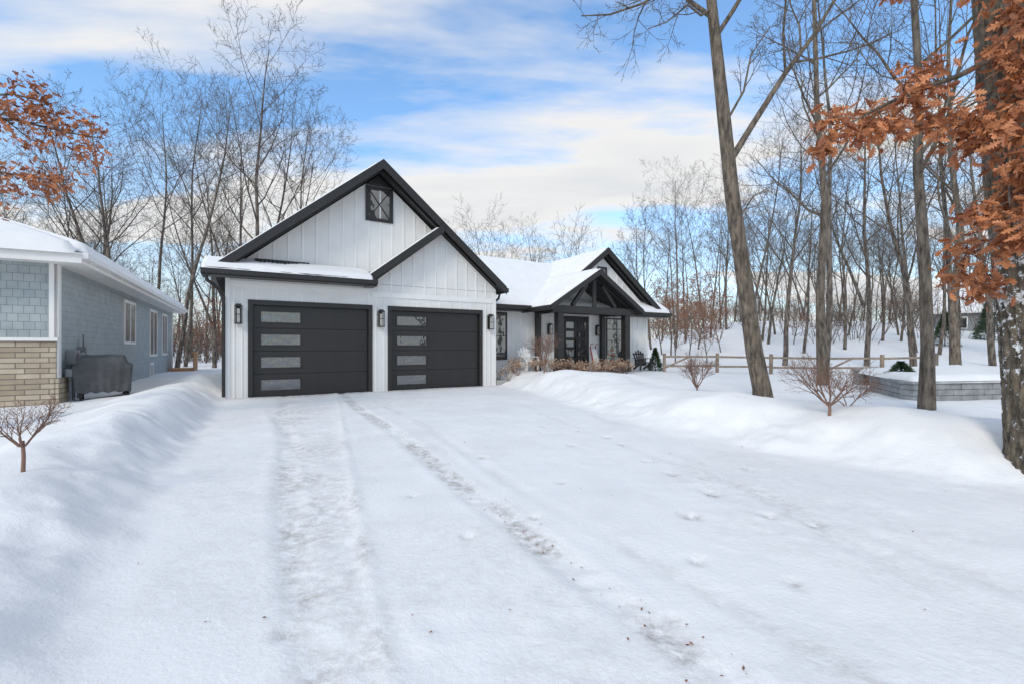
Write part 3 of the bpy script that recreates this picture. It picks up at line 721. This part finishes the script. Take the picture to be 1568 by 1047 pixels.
def shrub(name,x,y,h,w,stems,seed,rm=.003,r0=.014,mat=TWIG,trunk=0.0,leaf=None,spc=shsp):
    tg=TG(seed); spc=[dict(c) for c in spc]; spc[-1]['rmin']=rm; z=gz(x,y)
    if trunk: tg.b.append(([Vector((x,y,z-.1)),Vector((x+.01,y,z+trunk*.5)),Vector((x,y,z+trunk+.02))],[r0*1.9,r0*1.6,r0*1.5],8,0))
    for i in range(stems):
        a=i*6.28/stems+tg.r.uniform(-.4,.4)
        tg.branch(Vector((x+.02*math.cos(a),y+.02*math.sin(a),z+trunk-.03)),Vector((math.cos(a)*w,math.sin(a)*w,1)),(h-trunk)*tg.r.uniform(.6,.8),r0,0,spc)
    return obj(name,tg.mesh(name,[mat,TAN],leaf=leaf))
shrub('bare_ornamental_shrub',-4.42,4.1,.80,.8,7,61,.0022,.009,trunk=.25)
shrub('bare_ornamental_shrub',4.75,6.8,1.15,.95,10,62,.003,.013,trunk=.18)
shrub('bare_ornamental_shrub',4.72,11.6,1.15,.6,10,63,.004,.013,trunk=.15)
shrub('bare_ornamental_shrub',1.2,17.0,1.7,.4,9,64,.005,.016,mat=TWIG,trunk=.3)
shrub('bare_ornamental_shrub',5.2,7.05,.8,.7,4,65,.003,.010)
dp=empty('dried_hydrangea_bed')
drsp=[dict(n=4,k=4,w=.12,up=.03,c=3,u0=.35,ang=(20,45),ratio=.5,rr=.7),dict(n=3,k=3,w=.13,up=.05,c=2,u0=.3,ang=(20,50),ratio=.6,rr=.75),dict(n=2,k=3,w=.1,up=.05,c=0,u0=.1,ang=(20,45),ratio=.5,rmin=.0035)]
for i in range(26):
    s_=9.3+i*.24+random.uniform(-.1,.1)
    t_=random.uniform(-.9,-.5) if s_>11.3 else random.uniform(-.6,.8)
    x,y,_=H(s_,t_,0)
    o=shrub('dried_stalks',x,y,random.uniform(.55,.9),.5,11,400+i,.0035,.006,leaf=(.045,1,.02),spc=drsp); o.parent=dp
# ------------------------------------------------------------------ oak with leaves
OX=.19
def oak_trunk():
    path=np.array([(5.80,5.0,-.05),(5.76,5.0,.4),(5.72,5,1.0),(5.66,5,1.8),(5.58,5,2.5),(5.50,5,3.2),(5.43,5,3.9),(5.38,5,4.6),(5.34,5,5.3),(5.25,5.1,8),(5.2,5,12),(5,5,16)])
    rr=np.array([.40,.36,.35,.34,.335,.33,.325,.32,.315,.27,.18,.05])
    z=np.concatenate([np.arange(-.05,6.5,.03),np.arange(6.5,16,.4)])
    px=np.interp(z,path[:,2],path[:,0])+OX; py=np.interp(z,path[:,2],path[:,1]); r=np.interp(z,path[:,2],rr)
    k=120; a=np.arange(k)*2*np.pi/k; A,Zz=np.meshgrid(a,z)
    wob=(fbm(Zz*1.6,A*0+3,3,41)-.45)*.5
    u=(A+wob)/(2*np.pi)*22
    uu=u+(fbm(Zz*4,u*.7,2,3)-.4)*1.1
    rid=np.abs((uu%1)-.5)*2
    cut=np.abs(((Zz*5.5+vn(np.floor(uu)*3.7,np.floor(uu)*1.3,2)*3+ (vn(uu*2,Zz*3,6)-.5))%1)-.5)*2
    disp=.034*(1-rid**3)*(1-.75*np.clip(cut*3-2.1,0,1))+ .014*fbm(Zz*14,A*9,3,44)
    Rr=r[:,None]+disp-.03
    Rr=Rr+np.clip(.35-Zz,0,1)*.12*(np.cos(A*5+1)*.5+.5)
    V=np.stack([px[:,None]+Rr*np.cos(A),py[:,None]+Rr*np.sin(A),Zz],-1).reshape(-1,3)
    n=len(z); i=np.arange(n-1)[:,None]*k; j=np.arange(k)[None,:]; j2=(j+1)%k
    return V,np.stack([i+j,i+j2,i+k+j2,i+k+j],-1).reshape(-1,4)
V,F=oak_trunk(); oak=empty('oak_tree',(5.95,5,0)); OI=Matrix.Translation((-5.95,-5,0))
def och(o,p=oak,I=OI): o.parent=p; o.matrix_parent_inverse=I; return o
och(obj('trunk',np_mesh('trunk',V,F,[BARKO])))
tg=TG(31); osp=[None,dict(n=6,k=6,w=.12,up=0,c=6,u0=.2,ang=(30,60),ratio=.5,rr=.6),dict(n=5,k=5,w=.15,up=-.01,c=4,u0=.2,ang=(30,60),ratio=.45,rr=.6),dict(n=3,k=4,w=.15,up=0,c=0,u0=.2,ang=(25,55),ratio=.5,rmin=.004)]
LB=[([(5.35,5,4.7),(4.7,4.8,4.35),(4.1,4.6,4.1),(3.6,4.5,3.85),(3.15,4.5,3.6)],.035,8),
    ([(5.35,4.95,4.3),(4.9,4.6,4.1),(4.55,4.4,3.9),(4.1,4.4,3.65)],.022,6),
    ([(5.45,4.8,3.9),(5.0,4.5,3.6),(4.75,4.3,3.3),(4.6,4.2,2.9),(4.62,4.2,2.6)],.022,8),
    ([(5.45,4.75,4.6),(5.0,4.4,4.5),(4.85,4.2,4.3),(4.75,4.1,4.0)],.02,8),
    ([(5.3,5,5.6),(4.6,4.8,5.6),(4.2,4.6,5.4),(3.9,4.5,5.3)],.03,6),
    ([(5.45,5,2.75),(5.15,4.9,2.65),(4.9,4.9,2.5),(4.8,4.9,2.35)],.010,4),
    ([(5.5,4.7,5.4),(5.1,4.4,5.0),(4.9,4.2,4.75)],.015,6),
    ([(5.6,4.7,4.3),(5.2,4.3,3.9),(4.9,4.1,3.4),(4.75,4.1,3.1)],.015,8)]
for P,r,nk in LB: limb(tg,P,r,.006,1,nk,L=1.0,u0=.25,sp=osp,k=7)
och(obj('branches',tg.mesh('branches',[BARKN])))
outline=[(0,0),(.03,.12),(.12,.2),(.04,.3),(.2,.45),(.06,.5),(.2,.68),(.07,.7),(.1,.88),(0,1),(-.1,.86),(-.06,.7),(-.21,.66),(-.06,.52),(-.2,.43),(-.04,.3),(-.11,.18),(-.02,.12)]
def leaves(name,pts,n,sz,spread,seed,mat=LEAF):
    rg=random.Random(seed); vs=[];fs=[]
    for i in range(n):
        c=Vector(rg.choice(pts))+Vector((rg.gauss(0,spread),rg.gauss(0,spread),rg.gauss(0,spread)-spread*.5))
        s=sz*rg.uniform(.65,1.2)
        d=Vector((rg.gauss(0,.8),rg.gauss(0,.8),-rg.uniform(-.2,1.3))).normalized()
        x=d.cross(Vector((rg.gauss(0,1),rg.gauss(0,1),rg.gauss(0,.5)))).normalized(); nrm=x.cross(d)
        cu=rg.uniform(-.5,.5); cl=rg.uniform(0,.5)
        o=len(vs)
        for u,v in outline: vs.append(tuple(c+x*(u*1.5*s)+d*(v*s)+nrm*(cu*v*v*s+cl*abs(u)*s*1.5)))
        m=len(outline)
        fs.append([o+k for k in range(0,10)]); fs.append([o]+[o+k for k in range(9,m)])
    me=bpy.data.meshes.new(name); me.from_pydata(vs,[],fs); me.materials.append(mat)
    return obj(name,me)
och(leaves('leaves',[tuple(e) for e in tg.ends],2900,.125,.06,3))
lo=empty('oak_tree',(-9.6,6.2,0)); LI=Matrix.Translation((9.6,-6.2,0))
tg=TG(33); z0=gz(-9.6,6.2)
tg.b.append(([Vector((-9.6,6.2,z0-.2)),Vector((-9.5,6.3,3)),Vector((-9.6,6.3,6)),Vector((-9.4,6.2,9)),Vector((-9.5,6.2,13))],[.3,.26,.22,.18,.05],16,0))
for P,r,nk in (([(-9.5,6.3,4.2),(-8.6,6.8,4.9),(-7.9,7.2,5.1),(-7.3,7.4,5.0),(-6.85,7.5,4.95)],.04,9),([(-9.5,6.3,3.8),(-8.7,6.9,4.2),(-8.0,7.2,4.25),(-7.5,7.4,4.2)],.035,8),([(-9.5,6.3,4.6),(-8.6,6.9,5.3),(-7.9,7.2,5.5),(-7.4,7.3,5.4)],.03,7),([(-9.5,6.3,5.6),(-8.6,6.6,6.8),(-8.1,7,7.4)],.04,3)):
    limb(tg,P,r,.007,1,nk,L=1.1,u0=.3,sp=osp,k=7)
och(obj('trunk_and_branches',tg.mesh('trunk_and_branches',[BARKN])),lo,LI)
ends=[tuple(e) for e in tg.ends if e.x<-6.7 and e.z<5.9 and e.z>3.8]
och(leaves('leaves',ends,1250,.11,.10,5),lo,LI)
rg=random.Random(9); fl=[];ff=[]
for i in range(230):
    y=rg.uniform(2,13); x=rg.uniform(-1.0,1.0)*y
    if i<110: x=2.02-.515*y+rg.gauss(0,.12)
    z=float(ground_z(np.array([x]),np.array([y]))[0])+.008
    s=rg.uniform(.006,.016); a=rg.uniform(0,6.28); o=len(fl)
    for u,v in ((-1,0),(0,.5),(1,.1),(.1,-.5)): fl.append((x+s*(u*math.cos(a)-v*math.sin(a)),y+s*(u*math.sin(a)+v*math.cos(a)),z+rg.uniform(0,.01)))
    ff.append((o,o+1,o+2,o+3))
me=bpy.data.meshes.new('fallen_leaves'); me.from_pydata(fl,[],ff); me.materials.append(LEAFD); obj('fallen_leaves',me)

# ------------------------------------------------------------------ retaining wall, fence
def blockwall(name,p,q,z0,rows,bh=.13,bl=.42,dep=.3):
    p=Vector(p);q=Vector(q);d=(q-p);L=d.length;d.normalize();nrm=Vector((-d.y,d.x))
    Fw=frame(p.x,p.y,d.x,d.y,nrm.x,nrm.y,z0); b=B(name,BLOCK)
    for r_ in range(rows):
        a=-(r_%2)*bl/2
        while a<L:
            a0=max(a,0)+.006;a1=min(a+bl,L)-.006
            if a1-a0>.05:
                j=random.uniform(-.008,.008); b.box(Fw,a0,a1,j,dep,r_*bh+.004,(r_+1)*bh-.004)
            a+=bl
    b.box(Fw,-.03,L+.03,-.03,dep+.03,rows*bh,rows*bh+.06)
    return b.build(bevel=.008),Fw,L
rw=empty('block_retaining_wall',(8.7,10,0)); RI=Matrix.Translation((-8.7,-10,0))
for p,q,z0,rows in (((8.75,9.9),(11.3,10.3),.30,3),((9.9,12.6),(8.8,10.25),.30,3),((9.9,12.8),(13.5,13.6),.42,3)):
    o,Fw,L=blockwall('block_course',p,q,z0,rows); och(o,rw,RI)
s=snow_patch('raised_bed_snow',[(8.72,9.88,.745),(11.35,10.28,.745),(13.4,13.5,.86),(9.8,12.9,.8)],.14,None,seed=53,edge=.2,rag=.02); och(s,rw,RI)
fn=B('split_rail_fence',FENCEW)
fp=[(7.2,21.5),(9.3,20.6),(11.4,20),(13.6,19.6),(15.8,19.4),(18.2,19.5)]
for i,(x,y) in enumerate(fp):
    z=gz(x,y)-.12; fn.beam((x,y,z-.2),(x+.02,y,z+1.0),.12,.12)
    if i<len(fp)-1:
        x2,y2=fp[i+1]; z2=gz(x2,y2)-.12
        for hh in (.42,.82): fn.beam((x-.05,y,z+hh+random.uniform(-.03,.03)),(x2+.05,y2,z2+hh+random.uniform(-.03,.03)),.06,.09)
        fn.beam((x,y,z+.3),((x+x2)/2,(y+y2)/2,z+.85),.04,.08) if i in (0,3) else None
fn.build(bevel=.015)
def chair(name,s_,t_,rot,mat,z=.36):
    x,y,_=H(s_,t_,0); c,sn=math.cos(rot),math.sin(rot)
    C=frame(x,y,c,sn,-sn,c,z); b=B(name,mat)
    for a in (-.27,.27):
        b.box(C,a-.04,a+.04,-.36,-.28,0,.55); b.beam(C(a,-.34,.34),C(a,.48,.02),.03,.12)
        b.box(C,a-.09,a+.09,-.42,.36,.55,.58); b.box(C,a-.03,a+.03,.24,.30,.2,.55)
    for q in range(6):
        tq=q/5; yy=-.36+.62*tq; zz=.39-.17*tq; b.beam(C(-.25,yy,zz),C(.25,yy,zz),.10,.02)
    for q in range(5):
        a=(q-2)*.105; hgt=.98-.05*abs(q-2)**1.5
        b.beam(C(a*.8,.24,.2),C(a*1.25,.52,hgt),.09,.02,up=(0,0,1))
    b.beam(C(-.24,.33,.46),C(.24,.33,.46),.03,.07); b.beam(C(-.26,.44,.78),C(.26,.44,.78),.03,.06)
    return b.build(bevel=.004)
x,y,_=H(10.9,.6,0); chair('white_adirondack_chair',10.9,.6,R(25),WTRIM,gz(x,y))
x,y,_=H(17.7,.6,0); chair('black_adirondack_chair',17.7,.6,R(10),BLACK,max(gz(x,y),.36))
x,y,_=H(15.0,.9,0); sl=B('decorative_sled',WTRIM,RED,BLACK)
S=frame(x,y,.859,.512,-.512,.859,.36)
for a in (-.16,.16):
    sl.beam(S(a,0,0),S(a,.35,1.15),.03,.05,1); sl.tube([S(a,.35,1.15),S(a,.28,1.27),S(a,.14,1.28)],.018,6,1)
for a in (-.12,-.04,.04,.12): sl.beam(S(a,-.03,.1),S(a,.29,1.05),.06,.02,0)
for h in (.25,.85): sl.beam(S(-.2,.02+h*.28,h),S(.2,.02+h*.28,h),.04,.04,1)
sl.build()
def evergreen(name,x,y,h,w,n,seed,z=None,mat=None):
    rg=random.Random(seed); z=gz(x,y) if z is None else z; vs=[];fs=[]
    for i in range(n):
        u=rg.random()**.8; rad=w*(1-u)*(.35+.65*rg.random()**.5); a=rg.uniform(0,6.28); l=.10+.12*w
        c=Vector((x+rad*math.cos(a),y+rad*math.sin(a),z+.06+u*h-rad*.25)); d=Vector((math.cos(a),math.sin(a),rg.uniform(-.5,.4))).normalized()
        sd=d.cross(Vector((rg.gauss(0,1),rg.gauss(0,1),rg.gauss(0,1)))).normalized()
        o=len(vs); vs+= [tuple(c-d*l*.5),tuple(c+sd*l*.12),tuple(c+d*l*.7),tuple(c-sd*l*.12)]; fs.append((o,o+1,o+2,o+3))
    me=bpy.data.meshes.new(name); v,f=tube_np([(x,y,z-.1),(x,y,z+h*.5),(x,y,z+h*.95)],[.03*w+.02,.02,.005],6); v=v.tolist();f=f.tolist()
    m=len(vs); me.from_pydata(vs+v,[],fs+[tuple(k+m for k in q) for q in f]); me.materials.append(mat or EVERG); me.materials.append(BARK)
    me.polygons.foreach_set('material_index',[0]*len(fs)+[1]*len(f))
    return obj(name,me)
x,y,_=H(15.5,.6,0); evergreen('potted_evergreen',x,y,.7,.28,600,1,.5)
pt=B('planter_pot',BLACK); pt.tube([(x,y,.36),(x,y,.40),(x,y,.66)],[.13,.14,.19],16); pt.build()
FROST=leaf_material('frosted_needles',(.10,.15,.09),(.75,.75,.74))
x,y,_=H(14.95,-.15,0); ct=empty('decorated_cone_tree',(x,y,.36)); CI=Matrix.Translation((-x,-y,-.36))
och(evergreen('cone_foliage',x,y,1.15,.40,1600,8,.36,FROST),ct,CI)
bl=B('red_ornaments',RED)
for q in range(22):
    u=rq.uniform(.1,.95); a=rq.uniform(0,6.28); rd=.40*(1-u/1.15)+.02
    cx,cy,cz=x+rd*math.cos(a),y+rd*math.sin(a),.40+u
    bl.tube([(cx,cy,cz-.03),(cx,cy,cz-.02),(cx,cy,cz),(cx,cy,cz+.02),(cx,cy,cz+.03)],[.008,.024,.032,.024,.008],8)
och(bl.build(smooth=True),ct,CI)
evergreen('arborvitae_shrub',*H(18.6,.6,0)[:2],1.1,.42,1500,2)
evergreen('spruce_tree',51,48,6,1.9,5000,3); evergreen('spruce_tree',41,43,3.2,1.3,2500,4)
evergreen('juniper_shrub',9.6,11.2,.22,.3,500,5,.86)
dz=gz(60,58)-.6; dh=empty('distant_house',(60,58,dz)); DI=Matrix.Translation((-60,-58,-dz))
Dh=frame(56,60,.75,-.66,.66,.75,dz)
b=B('walls',M('distant_siding',(.22,.23,.24),.8),WGLASS,WTRIM); b.box(Dh,0,12,0,8,-2,3)
for a in (1.5,5,8.5): b.box(Dh,a,a+1.4,-.06,-.01,1,2.3,1); b.box(Dh,a-.1,a+1.5,-.04,-.005,.9,2.4,2)
b.prism(lambda q,r_,c:Dh(r_,q,c),[(0,3),(8,3),(4,6)],0.05,11.95)
o=b.build(); och(o,dh,DI)
for q in ([Dh(-.5,-.5,2.9),Dh(12.5,-.5,2.9),Dh(12.5,4,6.2),Dh(-.5,4,6.2)],[Dh(-.5,8.5,2.9),Dh(12.5,8.5,2.9),Dh(12.5,4,6.2),Dh(-.5,4,6.2)]):
    och(snow_patch('roof_snow',q,.3,None,seed=60),dh,DI)

# ------------------------------------------------------------------ world
wd=bpy.data.worlds.new('World'); scene.world=wd; wd.use_nodes=True
nt=wd.node_tree; bg=nt.nodes['Background']; bg.inputs['Strength'].default_value=.085
sky=nt.nodes.new('ShaderNodeTexSky'); sky.sky_type='NISHITA'; sky.sun_disc=False
EL,ROT=R(36),R(208)
sky.sun_elevation=EL; sky.sun_rotation=ROT
tc=nt.nodes.new('ShaderNodeTexCoord'); sp=nt.nodes.new('ShaderNodeSeparateXYZ'); link(nt,tc.outputs['Generated'],sp.inputs[0])
def mth(op,a,b=None,clamp=False):
    n=nt.nodes.new('ShaderNodeMath'); n.operation=op; n.use_clamp=clamp
    for i,v in enumerate((a,b)):
        if v is None: continue
        if isinstance(v,(int,float)): n.inputs[i].default_value=v
        else: link(nt,v,n.inputs[i])
    return n.outputs[0]
zz=mth('ADD',mth('MAXIMUM',sp.outputs[2],0.0),.14)
u=mth('DIVIDE',sp.outputs[0],zz); v=mth('DIVIDE',sp.outputs[1],zz)
cb=nt.nodes.new('ShaderNodeCombineXYZ'); link(nt,u,cb.inputs[0]); link(nt,v,cb.inputs[1])
mp=nt.nodes.new('ShaderNodeMapping'); mp.inputs['Rotation'].default_value=(0,0,R(-14)); mp.inputs['Scale'].default_value=(.55,1.35,1); mp.inputs['Location'].default_value=(5.1,2.9,0)
link(nt,cb.outputs[0],mp.inputs['Vector'])
n1=nt.nodes.new('ShaderNodeTexNoise'); n1.inputs['Scale'].default_value=.95; n1.inputs['Detail'].default_value=6; n1.inputs['Roughness'].default_value=.56; n1.inputs['Distortion'].default_value=.25
link(nt,mp.outputs[0],n1.inputs['Vector'])
rp=nt.nodes.new('ShaderNodeValToRGB'); rp.color_ramp.elements[0].position=.42; rp.color_ramp.elements[1].position=.56
link(nt,n1.outputs['Fac'],rp.inputs[0])
hz=nt.nodes.new('ShaderNodeMapRange'); hz.inputs[1].default_value=.0; hz.inputs[2].default_value=.36; hz.inputs[3].default_value=.85; hz.inputs[4].default_value=0.05; link(nt,sp.outputs[2],hz.inputs[0])
cf=mth('MAXIMUM',rp.outputs[0],hz.outputs[0],True)
cr=nt.nodes.new('ShaderNodeValToRGB'); cr.color_ramp.elements[0].position=.54; cr.color_ramp.elements[1].position=.72
cr.color_ramp.elements[0].color=(.98,.975,.965,1); cr.color_ramp.elements[1].color=(.80,.83,.87,1)
link(nt,n1.outputs['Fac'],cr.inputs[0])
sc=nt.nodes.new('ShaderNodeVectorMath'); sc.operation='SCALE'; sc.inputs[3].default_value=10.9; link(nt,cr.outputs[0],sc.inputs[0])
sb=nt.nodes.new('ShaderNodeVectorMath'); sb.operation='MULTIPLY'; sb.inputs[1].default_value=(2.1,2.95,3.45); link(nt,sky.outputs[0],sb.inputs[0])
mx=nt.nodes.new('ShaderNodeMix'); mx.data_type='RGBA'; link(nt,cf,mx.inputs[0]); link(nt,sb.outputs[0],mx.inputs[6]); link(nt,sc.outputs[0],mx.inputs[7])
link(nt,mx.outputs[2],bg.inputs['Color'])
wd.cycles.sampling_method='MANUAL'; wd.cycles.sample_map_resolution=512
sd=bpy.data.lights.new('sun','SUN'); sd.energy=1.45; sd.angle=R(12); sd.color=(1,.91,.79)
so=bpy.data.objects.new('sun',sd); COL.objects.link(so)
dirv=Vector((math.sin(ROT)*math.cos(EL),math.cos(ROT)*math.cos(EL),math.sin(EL)))
so.rotation_euler=dirv.to_track_quat('Z','Y').to_euler()

cd=bpy.data.cameras.new('camera'); cd.sensor_width=36; cd.lens=15.96; cd.shift_y=.0048; cd.clip_end=2000; cd.clip_start=.05
co=bpy.data.objects.new('camera',cd); COL.objects.link(co); co.location=(0,0,1.5); co.rotation_euler=(R(90),0,0)
scene.camera=co
scene.view_settings.view_transform='Standard'; scene.view_settings.look='None'; scene.view_settings.exposure=0
